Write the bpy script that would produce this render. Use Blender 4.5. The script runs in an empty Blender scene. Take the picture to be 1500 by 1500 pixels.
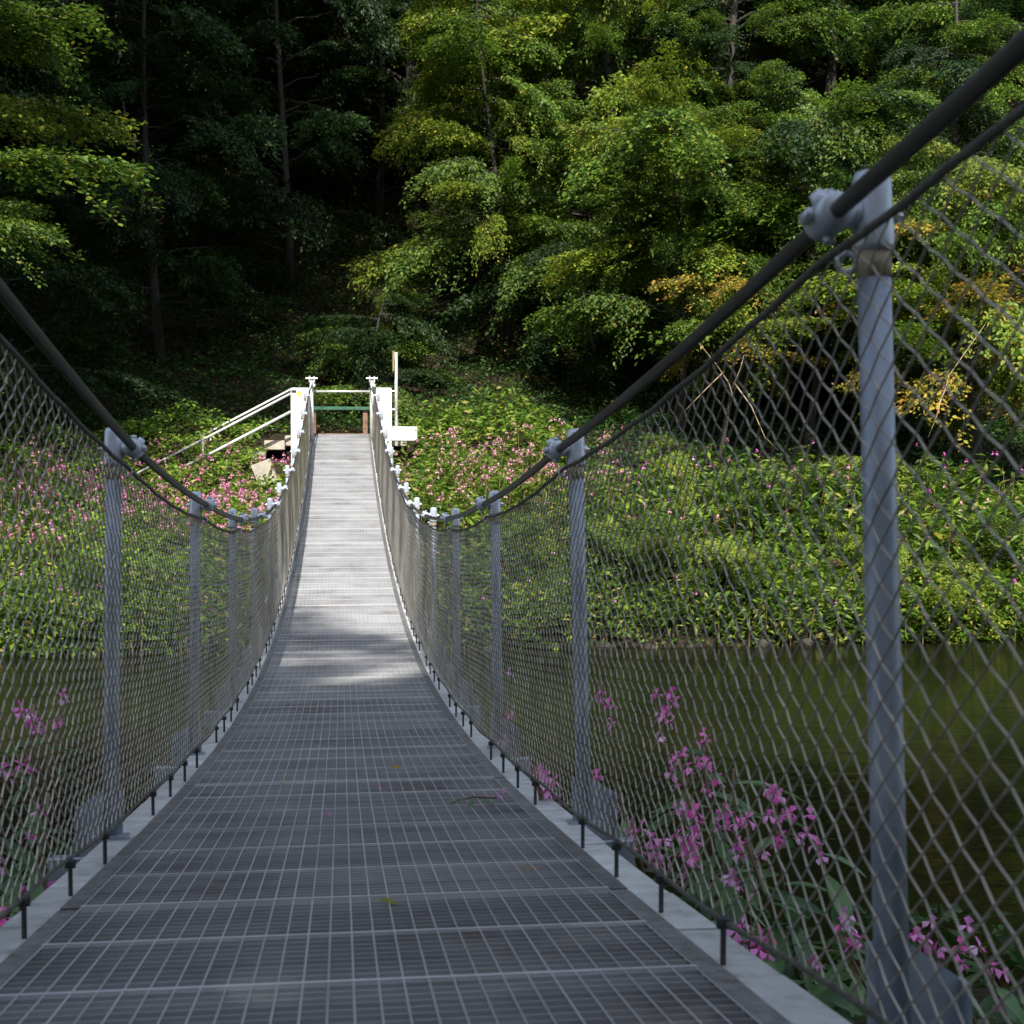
import bpy, math, random
import numpy as np
from mathutils import Vector, Matrix
rng = np.random.default_rng(7); random.seed(7)
S = bpy.context.scene; C = S.collection
R = math.radians

# ------------------------------------------------------------------ camera
F = 2083.0                                   # 50 mm lens in pixels of a 1500 px wide frame
YAW = math.atan(251 / F); PITCH = -math.atan(.035)
cam_d = bpy.data.cameras.new('camera'); cam = bpy.data.objects.new('camera', cam_d); C.objects.link(cam)
cam_d.sensor_width = 36; cam_d.lens = 50.0; cam_d.clip_start = .05; cam_d.clip_end = 600
cam.location = (0, 0, 0); cam.rotation_euler = (R(90) + PITCH, 0, -YAW)
cam_d.dof.use_dof = True; cam_d.dof.focus_distance = 9.0; cam_d.dof.aperture_fstop = 11.0
S.camera = cam
# ------------------------------------------------------------------ world, sun, exposure
SUN = Vector((.08, .71, -.70)).normalized()  # the way the sunlight travels
W = bpy.data.worlds.new('World'); S.world = W; W.use_nodes = True
nt = W.node_tree; nt.nodes.clear()
sky = nt.nodes.new('ShaderNodeTexSky'); sky.sky_type = 'NISHITA'; sky.sun_disc = False
sky.sun_elevation = math.asin(-SUN.z); sky.sun_rotation = math.atan2(-SUN.x, -SUN.y)
bg = nt.nodes.new('ShaderNodeBackground'); bg.inputs[1].default_value = .15
wo = nt.nodes.new('ShaderNodeOutputWorld'); hz = nt.nodes.new('ShaderNodeHueSaturation'); hz.inputs['Saturation'].default_value = .62   # sky colour desaturated for a less blue fill
nt.links.new(sky.outputs[0], hz.inputs['Color']); nt.links.new(hz.outputs[0], bg.inputs[0]); nt.links.new(bg.outputs[0], wo.inputs[0])
sd = bpy.data.lights.new('sun', 'SUN'); sd.energy = 3.6; sd.angle = R(.53); sd.color = (1, .95, .87)
sun = bpy.data.objects.new('sun', sd); C.objects.link(sun)
sun.rotation_euler = SUN.to_track_quat('-Z', 'Y').to_euler(); sun.location = (-20, -20, 30)
S.view_settings.view_transform = 'Standard'; S.view_settings.look = 'None'
S.view_settings.exposure = 1.15; S.view_settings.gamma = 1; S.view_settings.use_curve_mapping = False
S.render.engine = 'CYCLES'

# ------------------------------------------------------------------ helpers
cy, sy, cp, sp = math.cos(YAW), math.sin(YAW), math.cos(PITCH), math.sin(PITCH)
FW = Vector((sy * cp, cy * cp, sp)); RT = Vector((cy, -sy, 0)); UP = RT.cross(FW)
def at(px, py, Y):                           # measured photograph point at distance Y along the bridge
    d = FW + RT * ((px - 750) / F) + UP * ((750 - py) / F)
    return d * (Y / d.y)

class MB:
    def __init__(s): s.v = []; s.f = []; s.m = []; s.a = []; s.n = 0; s.fn = []
    def add(s, V, Fc, mat=0, var=None):      # Fc: list of index tuples
        V = np.asarray(V, float).reshape(-1, 3); s.v.append(V)
        for f in Fc: s.f.append([i + s.n for i in f]); s.m.append(mat)
        s.a.append(np.full(len(V), random.random() if var is None else var)); s.n += len(V)
    def box(s, c, size, ax=None, mat=0, bev=0):
        hx, hy, hz = [q / 2 for q in size]; c = np.array(c, float)
        A = np.eye(3) if ax is None else np.array([list(a) for a in ax], float)
        if bev:
            b = bev; pts = []
            for z, i in ((-hz, b), (-hz + b, 0), (hz - b, 0), (hz, b)):
                for (sx, sy_) in ((-1, -1), (1, -1), (1, 1), (-1, 1)):
                    pts.append((sx * (hx - i), sy_ * (hy - i), z))
            P = np.array(pts) @ A + c; fs = [(3, 2, 1, 0), (12, 13, 14, 15)]
            for k in range(3):
                for j in range(4): a = k * 4 + j; b2 = k * 4 + (j + 1) % 4; fs.append((a, b2, b2 + 4, a + 4))
            s.add(P, fs, mat); return
        P = np.array([(x, y, z) for z in (-hz, hz) for (x, y) in ((-hx, -hy), (hx, -hy), (hx, hy), (-hx, hy))]) @ A + c
        s.add(P, [(3, 2, 1, 0), (4, 5, 6, 7), (0, 1, 5, 4), (1, 2, 6, 5), (2, 3, 7, 6), (3, 0, 4, 7)], mat)
    def tube(s, pts, r, n=8, mat=0, cap=True, var=None):
        P = np.asarray(pts, float); m = len(P); r = np.full(m, r) if np.isscalar(r) else np.asarray(r)
        T = np.gradient(P, axis=0) if m > 2 else np.array([P[1] - P[0]] * 2)
        T /= np.linalg.norm(T, axis=1)[:, None] + 1e-12
        up = np.array([0, 0, 1.]) if abs(T[0][2]) < .9 else np.array([0, 1., 0])
        V = []
        for i in range(m):
            a = np.cross(T[i], up); a /= np.linalg.norm(a) + 1e-12; b = np.cross(a, T[i]); up = b
            for k in range(n):
                t = 2 * math.pi * k / n; V.append(P[i] + r[i] * (math.cos(t) * a + math.sin(t) * b))
        fs = [(i * n + k, i * n + (k + 1) % n, (i + 1) * n + (k + 1) % n, (i + 1) * n + k) for i in range(m - 1) for k in range(n)]
        if cap: fs += [tuple(range(n))[::-1], tuple((m - 1) * n + k for k in range(n))]
        s.add(V, fs, mat, var)
    def arrays(s, V, Q, mat, var):           # bulk: V (N,3), Q (M,k) already 0-based, var (N,)
        s.v.append(V); s.fn.append((Q + s.n, mat)); s.a.append(var); s.n += len(V)
    def mesh(s, name, mats, smooth=False):
        me = bpy.data.meshes.new(name); V = np.concatenate(s.v)
        loops = [i for f in s.f for i in f]; tot = [len(f) for f in s.f]; mi = list(s.m)
        L = [np.array(loops, int)]; T = [np.array(tot, int)]; M = [np.array(mi, int)]
        for Q, mat in s.fn: L.append(Q.ravel()); T.append(np.full(len(Q), Q.shape[1])); M.append(np.full(len(Q), mat))
        L = np.concatenate(L); T = np.concatenate(T); M = np.concatenate(M)
        me.vertices.add(len(V)); me.vertices.foreach_set('co', V.ravel().astype(np.float32))
        me.loops.add(len(L)); me.loops.foreach_set('vertex_index', L.astype(np.int32))
        me.polygons.add(len(T)); st = np.concatenate([[0], np.cumsum(T)[:-1]])
        me.polygons.foreach_set('loop_start', st.astype(np.int32)); me.polygons.foreach_set('loop_total', T.astype(np.int32))
        for m in mats: me.materials.append(m)
        me.polygons.foreach_set('material_index', M.astype(np.int32))
        me.polygons.foreach_set('use_smooth', np.full(len(T), bool(smooth)))
        at_ = me.attributes.new('var', 'FLOAT', 'POINT'); at_.data.foreach_set('value', np.concatenate(s.a).astype(np.float32))
        me.update(calc_edges=True); return me
    def build(s, name, mats, parent=None, smooth=False, **k):
        if not isinstance(mats, (list, tuple)): mats = [mats]
        return link(name, s.mesh(name, mats, smooth), parent, **k)
def link(name, me, parent=None, **k):
    o = bpy.data.objects.new(name, me); C.objects.link(o)
    if parent is not None: o.parent = parent
    for a, b in k.items(): o[a] = b
    return o
def thing(name, label, cat, loc=(0, 0, 0), rz=0, group=None):
    o = bpy.data.objects.new(name, None); C.objects.link(o); o.location = loc; o.rotation_euler = (0, 0, rz)
    o['label'] = label; o['category'] = cat
    if group: o['group'] = group
    return o

# ------------------------------------------------------------------ materials
def newmat(name):
    m = bpy.data.materials.new(name); m.use_nodes = True; t = m.node_tree; t.nodes.clear()
    return m, t, t.nodes.new, t.links.new
def ramp(N, cols):
    r = N('ShaderNodeValToRGB'); e = r.color_ramp.elements
    while len(e) < len(cols): e.new(.5)
    for i, (p, c) in enumerate(cols): e[i].position = p; e[i].color = (*c, 1)
    return r
def surf(name, cols, scale=8, rough=.6, metal=0, bump=.2, detail=6, spec=.5, stretch=None, rvar=.15):
    m, t, N, Lk = newmat(name)
    out = N('ShaderNodeOutputMaterial'); p = N('ShaderNodeBsdfPrincipled'); Lk(p.outputs[0], out.inputs[0])
    tc = N('ShaderNodeTexCoord'); mp = N('ShaderNodeMapping'); Lk(tc.outputs['Object'], mp.inputs[0])
    if stretch: mp.inputs['Scale'].default_value = stretch
    n = N('ShaderNodeTexNoise'); n.inputs['Scale'].default_value = scale; n.inputs['Detail'].default_value = detail; n.inputs['Roughness'].default_value = .65
    Lk(mp.outputs[0], n.inputs[0]); r = ramp(N, cols); Lk(n.outputs[0], r.inputs[0])
    at_ = N('ShaderNodeAttribute'); at_.attribute_name = 'var'
    hs = N('ShaderNodeHueSaturation'); mr = N('ShaderNodeMapRange'); mr.inputs[3].default_value = 1 - rvar; mr.inputs[4].default_value = 1 + rvar
    Lk(at_.outputs['Fac'], mr.inputs[0]); Lk(mr.outputs[0], hs.inputs['Value']); Lk(r.outputs[0], hs.inputs['Color']); Lk(hs.outputs[0], p.inputs['Base Color'])
    p.inputs['Roughness'].default_value = rough; p.inputs['Metallic'].default_value = metal; p.inputs['Specular IOR Level'].default_value = spec
    if bump:
        n2 = N('ShaderNodeTexNoise'); n2.inputs['Scale'].default_value = scale * 5; n2.inputs['Detail'].default_value = 4; Lk(mp.outputs[0], n2.inputs[0])
        b = N('ShaderNodeBump'); b.inputs['Strength'].default_value = bump; b.inputs['Distance'].default_value = .01; Lk(n2.outputs[0], b.inputs['Height']); Lk(b.outputs[0], p.inputs['Normal'])
    return m
def leafmat(name, cols, trans=.35, rough=.5, objvar=.2, spec=.35):
    m, t, N, Lk = newmat(name)
    out = N('ShaderNodeOutputMaterial'); p = N('ShaderNodeBsdfPrincipled'); tr = N('ShaderNodeBsdfTranslucent'); mx = N('ShaderNodeMixShader')
    at_ = N('ShaderNodeAttribute'); at_.attribute_name = 'var'; r = ramp(N, cols); Lk(at_.outputs['Fac'], r.inputs[0])
    oi = N('ShaderNodeObjectInfo'); mr = N('ShaderNodeMapRange'); mr.inputs[3].default_value = 1 - objvar; mr.inputs[4].default_value = 1 + objvar; Lk(oi.outputs['Random'], mr.inputs[0])
    hs = N('ShaderNodeHueSaturation'); Lk(r.outputs[0], hs.inputs['Color']); Lk(mr.outputs[0], hs.inputs['Value'])
    Lk(hs.outputs[0], p.inputs['Base Color']); p.inputs['Roughness'].default_value = rough; p.inputs['Specular IOR Level'].default_value = spec
    h2 = N('ShaderNodeHueSaturation'); h2.inputs['Hue'].default_value = .495; h2.inputs['Value'].default_value = 1.5; Lk(hs.outputs[0], h2.inputs['Color']); Lk(h2.outputs[0], tr.inputs[0])
    mx.inputs[0].default_value = trans; Lk(p.outputs[0], mx.inputs[1]); Lk(tr.outputs[0], mx.inputs[2]); Lk(mx.outputs[0], out.inputs[0])
    return m
G = surf('galvanised_steel', [(.3, (.19, .23, .29)), (.5, (.29, .335, .40)), (.7, (.41, .46, .53))], 7, .45, .3, .12)
G2 = surf('cast_sleeve_steel', [(.3, (.42, .46, .52)), (.6, (.50, .54, .60)), (.8, (.56, .60, .65))], 9, .42, .3, .06)
RUSTY = surf('weathered_band', [(.3, (.30, .24, .15)), (.6, (.42, .36, .26)), (.8, (.5, .46, .38))], 30, .8, .1, .3)
CABLE = surf('dark_cable_sheath', [(.3, (.03, .028, .026)), (.7, (.062, .057, .052))], 20, .45, 0, .15, stretch=(1, .1, 1))
ROPE = surf('old_wire_rope', [(.3, (.05, .048, .04)), (.6, (.11, .105, .085)), (.8, (.2, .19, .15))], 60, .6, .3, .6)
WIRE = surf('fence_wire', [(.25, (.26, .23, .18)), (.5, (.44, .40, .33)), (.75, (.62, .58, .49))], 9, .4, .5, 0, rvar=.2)
BARM = surf('cross_bar_steel', [(.3, (.44, .45, .47)), (.55, (.54, .55, .56)), (.8, (.64, .64, .64))], 5, .45, .2, 0)
GRATE = surf('grating_steel', [(.3, (.36, .37, .39)), (.55, (.46, .47, .48)), (.8, (.56, .56, .56))], 3, .5, .25, 0)
SLAT = surf('grating_slats', [(.28, (.17, .15, .13)), (.40, (.31, .31, .32)), (.55, (.39, .395, .41)), (.8, (.48, .485, .495))], 2.1, .5, .2, 0)
EDGE = surf('edge_steel_plate', [(.25, (.23, .22, .19)), (.45, (.46, .46, .44)), (.75, (.62, .62, .6))], 12, .55, .2, .25)
BORDER = surf('deck_border_plate', [(.3, (.10, .08, .065)), (.55, (.18, .18, .18)), (.8, (.27, .26, .25))], 25, .65, .3, .3)
DARKM = surf('dark_pin_steel', [(.3, (.03, .032, .035)), (.7, (.08, .08, .085))], 30, .5, .4, .2)
WHITE = surf('white_painted_concrete', [(.2, (.42, .41, .38)), (.36, (.7, .7, .68)), (.6, (.82, .82, .8))], 3.2, .7, 0, .35, stretch=(1, 1, .5))
CONC = surf('path_concrete', [(.25, (.22, .2, .16)), (.5, (.42, .38, .31)), (.75, (.55, .5, .42))], 4, .85, 0, .5)
GREENP = surf('green_rail_paint', [(.3, (.015, .07, .04)), (.7, (.035, .12, .07))], 12, .5, 0, .2)
RUST = surf('rusty_post', [(.3, (.06, .03, .02)), (.5, (.16, .09, .06)), (.75, (.24, .17, .13))], 9, .8, .1, .4)
RAILW = surf('pale_rail_steel', [(.3, (.5, .5, .49)), (.7, (.72, .72, .7))], 18, .4, .3, .1)
YEL = surf('yellow_mark_paint', [(.3, (.75, .75, .05)), (.7, (.85, .85, .1))], 18, .6, 0, 0)
BROWNB = surf('brown_board', [(.3, (.2, .16, .05)), (.7, (.3, .25, .1))], 18, .6, 0, .1)
BARK = surf('bark', [(.3, (.018, .015, .011)), (.6, (.038, .033, .026)), (.8, (.07, .062, .05))], 9, .9, 0, .8, stretch=(1, 1, .25))
TWIG = surf('dry_twig', [(.3, (.2, .14, .08)), (.7, (.4, .3, .19))], 9, .8, 0, 0)
LEAF_SHADED = leafmat('dark_beech_leaf', [(0, (.009, .026, .005)), (.5, (.017, .044, .007)), (.92, (.034, .07, .011)), (1, (.07, .08, .015))])  # leaf colour darkened to stand in for shade under the canopy
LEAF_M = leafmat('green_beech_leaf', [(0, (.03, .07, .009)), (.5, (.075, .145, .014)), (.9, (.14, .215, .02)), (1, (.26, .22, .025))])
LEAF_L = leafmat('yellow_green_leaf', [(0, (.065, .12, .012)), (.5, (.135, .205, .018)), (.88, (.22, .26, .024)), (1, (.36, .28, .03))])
LEAF_Y = leafmat('autumn_yellow_leaf', [(0, (.10, .15, .02)), (.4, (.25, .24, .03)), (.8, (.45, .31, .04)), (1, (.42, .17, .05))])
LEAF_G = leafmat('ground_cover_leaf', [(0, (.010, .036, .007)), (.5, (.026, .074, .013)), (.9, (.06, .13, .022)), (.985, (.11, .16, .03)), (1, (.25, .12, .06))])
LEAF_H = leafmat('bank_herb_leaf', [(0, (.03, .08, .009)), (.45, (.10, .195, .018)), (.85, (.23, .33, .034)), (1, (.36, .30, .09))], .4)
LEAF_B = leafmat('balsam_leaf', [(0, (.05, .12, .04)), (.5, (.085, .17, .06)), (1, (.14, .24, .09))], .3, .35)
PETAL = leafmat('pink_petal', [(0, (.72, .06, .38)), (.4, (.82, .16, .55)), (.75, (.84, .36, .72)), (1, (.88, .55, .78))], .35, .5)
PETAL2 = leafmat('faded_pink_petal', [(0, (.5, .1, .24)), (.5, (.66, .3, .4)), (1, (.76, .5, .48))], .3, .6)
PETAL3 = leafmat('dusky_pink_petal', [(0, (.40, .06, .20)), (.5, (.56, .16, .34)), (1, (.68, .38, .48))], .3, .6)
STEM = surf('balsam_stem', [(.3, (.14, .08, .05)), (.7, (.2, .17, .08))], 9, .5, 0, 0)
def soilmat():
    m, t, N, Lk = newmat('woodland_soil')
    out = N('ShaderNodeOutputMaterial'); p = N('ShaderNodeBsdfPrincipled'); Lk(p.outputs[0], out.inputs[0])
    tc = N('ShaderNodeTexCoord'); n = N('ShaderNodeTexNoise'); n.inputs['Scale'].default_value = .6; n.inputs['Detail'].default_value = 8
    n2 = N('ShaderNodeTexNoise'); n2.inputs['Scale'].default_value = 14; n2.inputs['Detail'].default_value = 6
    Lk(tc.outputs['Object'], n.inputs[0]); Lk(tc.outputs['Object'], n2.inputs[0])
    r1 = ramp(N, [(.3, (.014, .011, .007)), (.7, (.045, .028, .016))]); r2 = ramp(N, [(.4, (.012, .018, .007)), (.6, (.04, .026, .014))])
    Lk(n2.outputs[0], r1.inputs[0]); Lk(n2.outputs[0], r2.inputs[0]); mx = N('ShaderNodeMixRGB'); Lk(n.outputs[0], mx.inputs[0]); Lk(r1.outputs[0], mx.inputs[1]); Lk(r2.outputs[0], mx.inputs[2])
    Lk(mx.outputs[0], p.inputs['Base Color']); p.inputs['Roughness'].default_value = .95; p.inputs['Specular IOR Level'].default_value = .2
    b = N('ShaderNodeBump'); b.inputs['Distance'].default_value = .08; Lk(n2.outputs[0], b.inputs['Height']); Lk(b.outputs[0], p.inputs['Normal'])
    return m
SOIL = soilmat()
def watermat():
    m, t, N, Lk = newmat('river_water')
    out = N('ShaderNodeOutputMaterial'); p = N('ShaderNodeBsdfPrincipled'); Lk(p.outputs[0], out.inputs[0])
    p.inputs['Base Color'].default_value = (.008, .009, .004, 1); p.inputs['Roughness'].default_value = .03; p.inputs['IOR'].default_value = 1.16; p.inputs['Specular IOR Level'].default_value = .35
    tc = N('ShaderNodeTexCoord'); mp = N('ShaderNodeMapping'); mp.inputs['Scale'].default_value = (1.2, 3.2, 1); Lk(tc.outputs['Object'], mp.inputs[0])
    n = N('ShaderNodeTexNoise'); n.inputs['Scale'].default_value = 2.2; n.inputs['Detail'].default_value = 5; Lk(mp.outputs[0], n.inputs[0])
    b = N('ShaderNodeBump'); b.inputs['Strength'].default_value = .16; b.inputs['Distance'].default_value = .05; Lk(n.outputs[0], b.inputs['Height']); Lk(b.outputs[0], p.inputs['Normal'])
    return m

# ------------------------------------------------------------------ ground, river
WATER_Z = -2.45
KY = [-80, -30, -14, -7, -2, 0, 4, 6.3, 7.4, 9, 15, 17.6, 18.7, 19.2, 20, 22, 24, 25.6, 26.6, 28.2, 31, 35, 45, 60, 90, 160]
KZ = [30, 13, 3.5, 0.0, -1.1, -1.5, -2.0, -2.38, -3.1, -3.6, -3.6, -3.2, -2.5, -2.1, -1.7, -1.25, -.85, -.1, .38, .8, 2.3, 5, 13, 26, 42, 60]  # unseen slope behind the camera raised to dim low light from there
def nz(x, y):
    return .5 * np.sin(x * .9 + 1.3 * np.sin(y * .7)) * np.cos(y * .8 + .6 * np.sin(x * .5)) + .25 * np.sin(x * 2.3 + y * 1.7) + .15 * np.sin(x * 4.1 - y * 3.3 + 1)
def gh(x, y):
    x = np.asarray(x, float); y = np.asarray(y, float)
    ys = y + .5 * np.sin(x * .35 + .4) * np.exp(-((x) / 3.) ** 2 * 0 ) * (1 - np.exp(-(x / 4.) ** 2))
    z = np.interp(ys, KY, KZ); amp = .10 + .5 * np.clip((y - 28) / 12, 0, 1)
    return z + amp * nz(x, y) * (1 - .8 * np.exp(-(x / 2.5) ** 2) * (y < 29))
xs = np.unique(np.concatenate([np.linspace(-160, -20, 20), np.linspace(-20, 30, 150), np.linspace(30, 160, 20)]))
ys = np.unique(np.concatenate([np.linspace(-80, 0, 25), np.linspace(0, 60, 190), np.linspace(60, 160, 30)]))
X, Y = np.meshgrid(xs, ys); Z = gh(X, Y); nx, ny = len(xs), len(ys)
V = np.stack([X, Y, Z], -1).reshape(-1, 3); I = np.arange(nx * ny).reshape(ny, nx)
Q = np.stack([I[:-1, :-1], I[:-1, 1:], I[1:, 1:], I[1:, :-1]], -1).reshape(-1, 4)
b = MB(); b.arrays(V, Q, 0, rng.random(len(V))); b.build('ground', SOIL, smooth=True, kind='structure')
b = MB(); b.add([(-160, 5.0, WATER_Z), (160, 5.0, WATER_Z), (160, 20.6, WATER_Z), (-160, 20.6, WATER_Z)], [(0, 1, 2, 3)])
b.build('river_water', watermat(), kind='structure')

# ------------------------------------------------------------------ deck curve
_pt = [(3.277, -.8859), (5.422, -1.1133), (8.232, -1.3024), (11.277, -1.356), (14.664, -1.205), (17.735, -.867), (22.196, -.2414), (26.133, .522)]
_a = [(-5, .15), (0, -.44), (1.57, -.68), (3.69, -.965)]
DP = np.polyfit([q[0] for q in _a + _pt], [q[1] for q in _a + _pt], 5)
def dk(y): return float(np.polyval(DP, y))
def dn(y):
    s = float(np.polyval(np.polyder(DP), y)); L = math.hypot(1, s); return Vector((0, 1 / L, s / L)), Vector((0, -s / L, 1 / L))
XC = .015; END = 26.1; PITCHP = 2.06; P0 = 1.63; ROW = .3433
PY = lambda i: 1.57 if i == 0 else P0 + i * PITCHP
def lift(s, y): return .04 * max(0, 3.7 - y) if s < 0 else 0   # the left rail rises a little faster to its tower
def on(x, y, h=0):                            # point h above the deck, measured square to it
    t, n = dn(y); return Vector((XC + x, y, dk(y))) + n * h

# grating panels
deck = thing('footbridge_deck', 'long sagging footbridge deck of steel grating panels rising to the white pillars', 'footbridge')
y = P0 - 3 * PITCHP; k = 0
while y < END - .05:
    y1 = min(y + 3 * ROW, END); b = MB()
    g = .006
    for j in range(29):                       # rods along the bridge
        x = -.49 + j * .035
        b.tube([on(x, t, .0) for t in np.linspace(y + g, y1 - g, 4)], .0015, 4, 0)
    q = y + .0103 + ROW / 20
    while q < y1 - .008:                      # slats across, standing on edge
        t, n = dn(q); c = on(0, q, -.0150)
        b.box(c, (.98, .003, .028), (Vector((1, 0, 0)), t, n), 1); q += ROW / 10
    for r in range(3):                        # the heavier cross bar of each row
        q = y + r * ROW + .009
        if q < y1: t, n = dn(q); b.box(on(0, q, -.0042), (.986, .008, .012), (Vector((1, 0, 0)), t, n), 2)
    ob = b.build('grating_panel', [GRATE, SLAT, BARM], deck)
    for s in (-1, 1):                         # flat border plates of the panel
        bb = MB(); t, n = dn((y + y1) / 2)
        bb.box(on(s * .512, (y + y1) / 2, -.008 + .001 * (k % 2)), (.036, y1 - y - .008, .014), (Vector((1, 0, 0)), t, n)); bb.build('border_plate', BORDER, ob)
    y = y1; k += 1
y = P0 - 3 * PITCHP; k = 0
while y < END - .1:                           # pale edge plates outside the grating, one per row
    for s in (-1, 1):
        t, n = dn(y + ROW / 2); bb = MB(); dz = -.022 + random.uniform(-.003, .002)
        bb.box(on(s * .575, y + ROW / 2, dz), (.084, ROW - .012, .020), (Vector((1, 0, random.uniform(-.02, .02))), t, n), bev=.003)
        bb.box(on(s * .575, y + .012, dz - .05), (.084, .005, .08), (Vector((1, 0, 0)), t, n))
        bb.build('edge_plate', EDGE, deck)
    y += ROW
for i in range(-2, 13):                       # cross beams at the posts
    y = P0 + i * PITCHP
    t, n = dn(y); bb = MB(); bb.box(on(0, y, -.1), (1.5, .06, .09), (Vector((1, 0, 0)), t, n), bev=.004); bb.build('cross_beam', G, deck)
for s in (-.42, .42):
    b = MB(); b.tube([on(s, t, -.17) for t in np.linspace(P0 - 3 * PITCHP, END, 40)], .022, 8); b.build('deck_cable', CABLE, deck, smooth=True)

# ------------------------------------------------------------------ posts
def place(mb_fn, name, mats, parent, smooth=True):
    b = MB(); mb_fn(b); return b.mesh(name, mats if isinstance(mats, list) else [mats], smooth)
def shade(me): return me
m_tube = MB(); m_tube.tube([(0, 0, z) for z in (-.02, .3, .6, .93)], .0205, 20); m_tube = m_tube.mesh('post_tube', [G], True)
m_band = MB(); m_band.tube([(0, 0, .905), (0, 0, .945)], .0213, 20); m_band = m_band.mesh('weathered_band', [RUSTY], True)
_b = MB(); _b.tube([(0, 0, z) for z in (.938, .945, .96, 1.0, 1.028, 1.038, 1.041)], [.0238, .0262, .0258, .0245, .0238, .021, .012], 22)
m_slv = _b.mesh('post_sleeve', [G2], True)
m_boss = MB(); m_boss.tube([(-.020, 0, .985), (-.034, 0, .985), (-.05, 0, .985)], [.020, .014, .0135], 14); m_boss = m_boss.mesh('clamp_arm', [G2], True)
_b = MB()
for dy in (0.0,):
    _b.tube([(-.052, yy, .985) for yy in (-.024, -.020, .040, .046)], [.019, .0235, .0235, .018], 16)
_b.tube([(-.052, 0, .985), (-.066, 0, 1.002), (-.074, 0, 1.012)], [.014, .012, .009], 8)
for zz in (.985 + .026, .985 - .026): _b.tube([(-.052, .012, zz), (-.052, .012, zz + (.008 if zz > .985 else -.008))], .008, 6)
_b.box((-.079, .012, .985), (.012, .03, .016), bev=.003)
m_clamp = _b.mesh('cable_clamp', [G2], True)
m_bolt = MB(); m_bolt.tube([(.02, 0, .985), (.038, 0, .985)], .0055, 8); m_bolt.tube([(.024, 0, .985), (.031, 0, .985)], .010, 6); m_bolt = m_bolt.mesh('bolt', [RAILW], False)
_b = MB(); th = np.linspace(0, 2 * math.pi, 17); _b.tube([(-.034 + .012 * math.cos(a), .003 * math.sin(a * .5), .925 + .012 * math.sin(a)) for a in th], .004, 6, cap=False)
m_eye = _b.mesh('rope_eye', [G2], True)
def gus(s):
    b = MB(); w, h, th = .08, .11, .003
    P = [(-.03 * s, -th, -.06), (s * w, -th, -.06), (s * w, -th, h * .62), (s * .018, -th, h), (-.03 * s, -th, h)]
    V = P + [(x, th, z) for x, _, z in P]; fs = [(0, 1, 2, 3, 4), (9, 8, 7, 6, 5)] + [(i, i + 5, (i + 1) % 5 + 5, (i + 1) % 5) for i in range(5)]
    b.add(V, fs); b.box((s * (w + .003), 0, h * .28 - .03), (.006, .05, .13)); b.box((-.0 * s, 0, -.035), (.085, .07, .06)); return b.mesh('base_bracket', [G])
m_gus = {1: gus(1), -1: gus(-1)}
RANK = ['nearest', 'second', 'third', 'fourth', 'fifth', 'sixth', 'seventh', 'eighth', 'ninth', 'tenth', 'eleventh', 'twelfth']
for s in (-1, 1):
    side = 'right' if s > 0 else 'left'
    for i in range(-1, 12):
        y = PY(i)
        if y > END - .3: continue
        if s < 0 and i < 1: nm = None
        vis = i + (1 if s > 0 else 0)
        if s > 0: lab = {0: 'thick grey tube post close up at the far right edge, cut by the wire fence', 1: 'blue-grey post right of the deck where the dark handrail rises, second nearest on that side'}.get(i, f'{RANK[min(i, 11)]} grey post along the right-hand fence, counted from the closest one')
        else: lab = {1: 'blue-grey tube post at the left edge with the dark handrail crossing its sleeve'}.get(i, f'{RANK[max(i - 1, 0)]} grey post along the left-hand fence, counted from the closest visible one')
        if i < 0 or (s < 0 and i < 1): lab = f'grey tube post of the {side}-hand fence beside the camera, outside the picture' if i < 0 else 'grey tube post of the left-hand fence just outside the picture'
        p = thing('railing_post', lab, 'post', group='grey steel posts along the footbridge railing')
        t, n = dn(y); r = Matrix((Vector((1, 0, 0)), t, n)).transposed().to_4x4()
        if s < 0: r = r @ Matrix.Diagonal((1, 1, 1, 1)) @ Matrix.Rotation(math.pi, 4, 'Z')
        tilt = Matrix.Rotation((random.uniform(-.006, .006) if i else .018), 4, 'Y')
        p.matrix_world = Matrix.Translation(on(s * (.622 if s > 0 else .6) , y, lift(s, y))) @ r @ tilt
        link('post_tube', m_tube, p); link('weathered_band', m_band, p); sl = link('post_sleeve', m_slv, p)
        ca = link('clamp_arm', m_boss, sl); link('cable_clamp', m_clamp, sl); link('bolt', m_bolt, sl)
        link('rope_eye', m_eye, p)
        link('base_bracket', m_gus[1], p)

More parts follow.
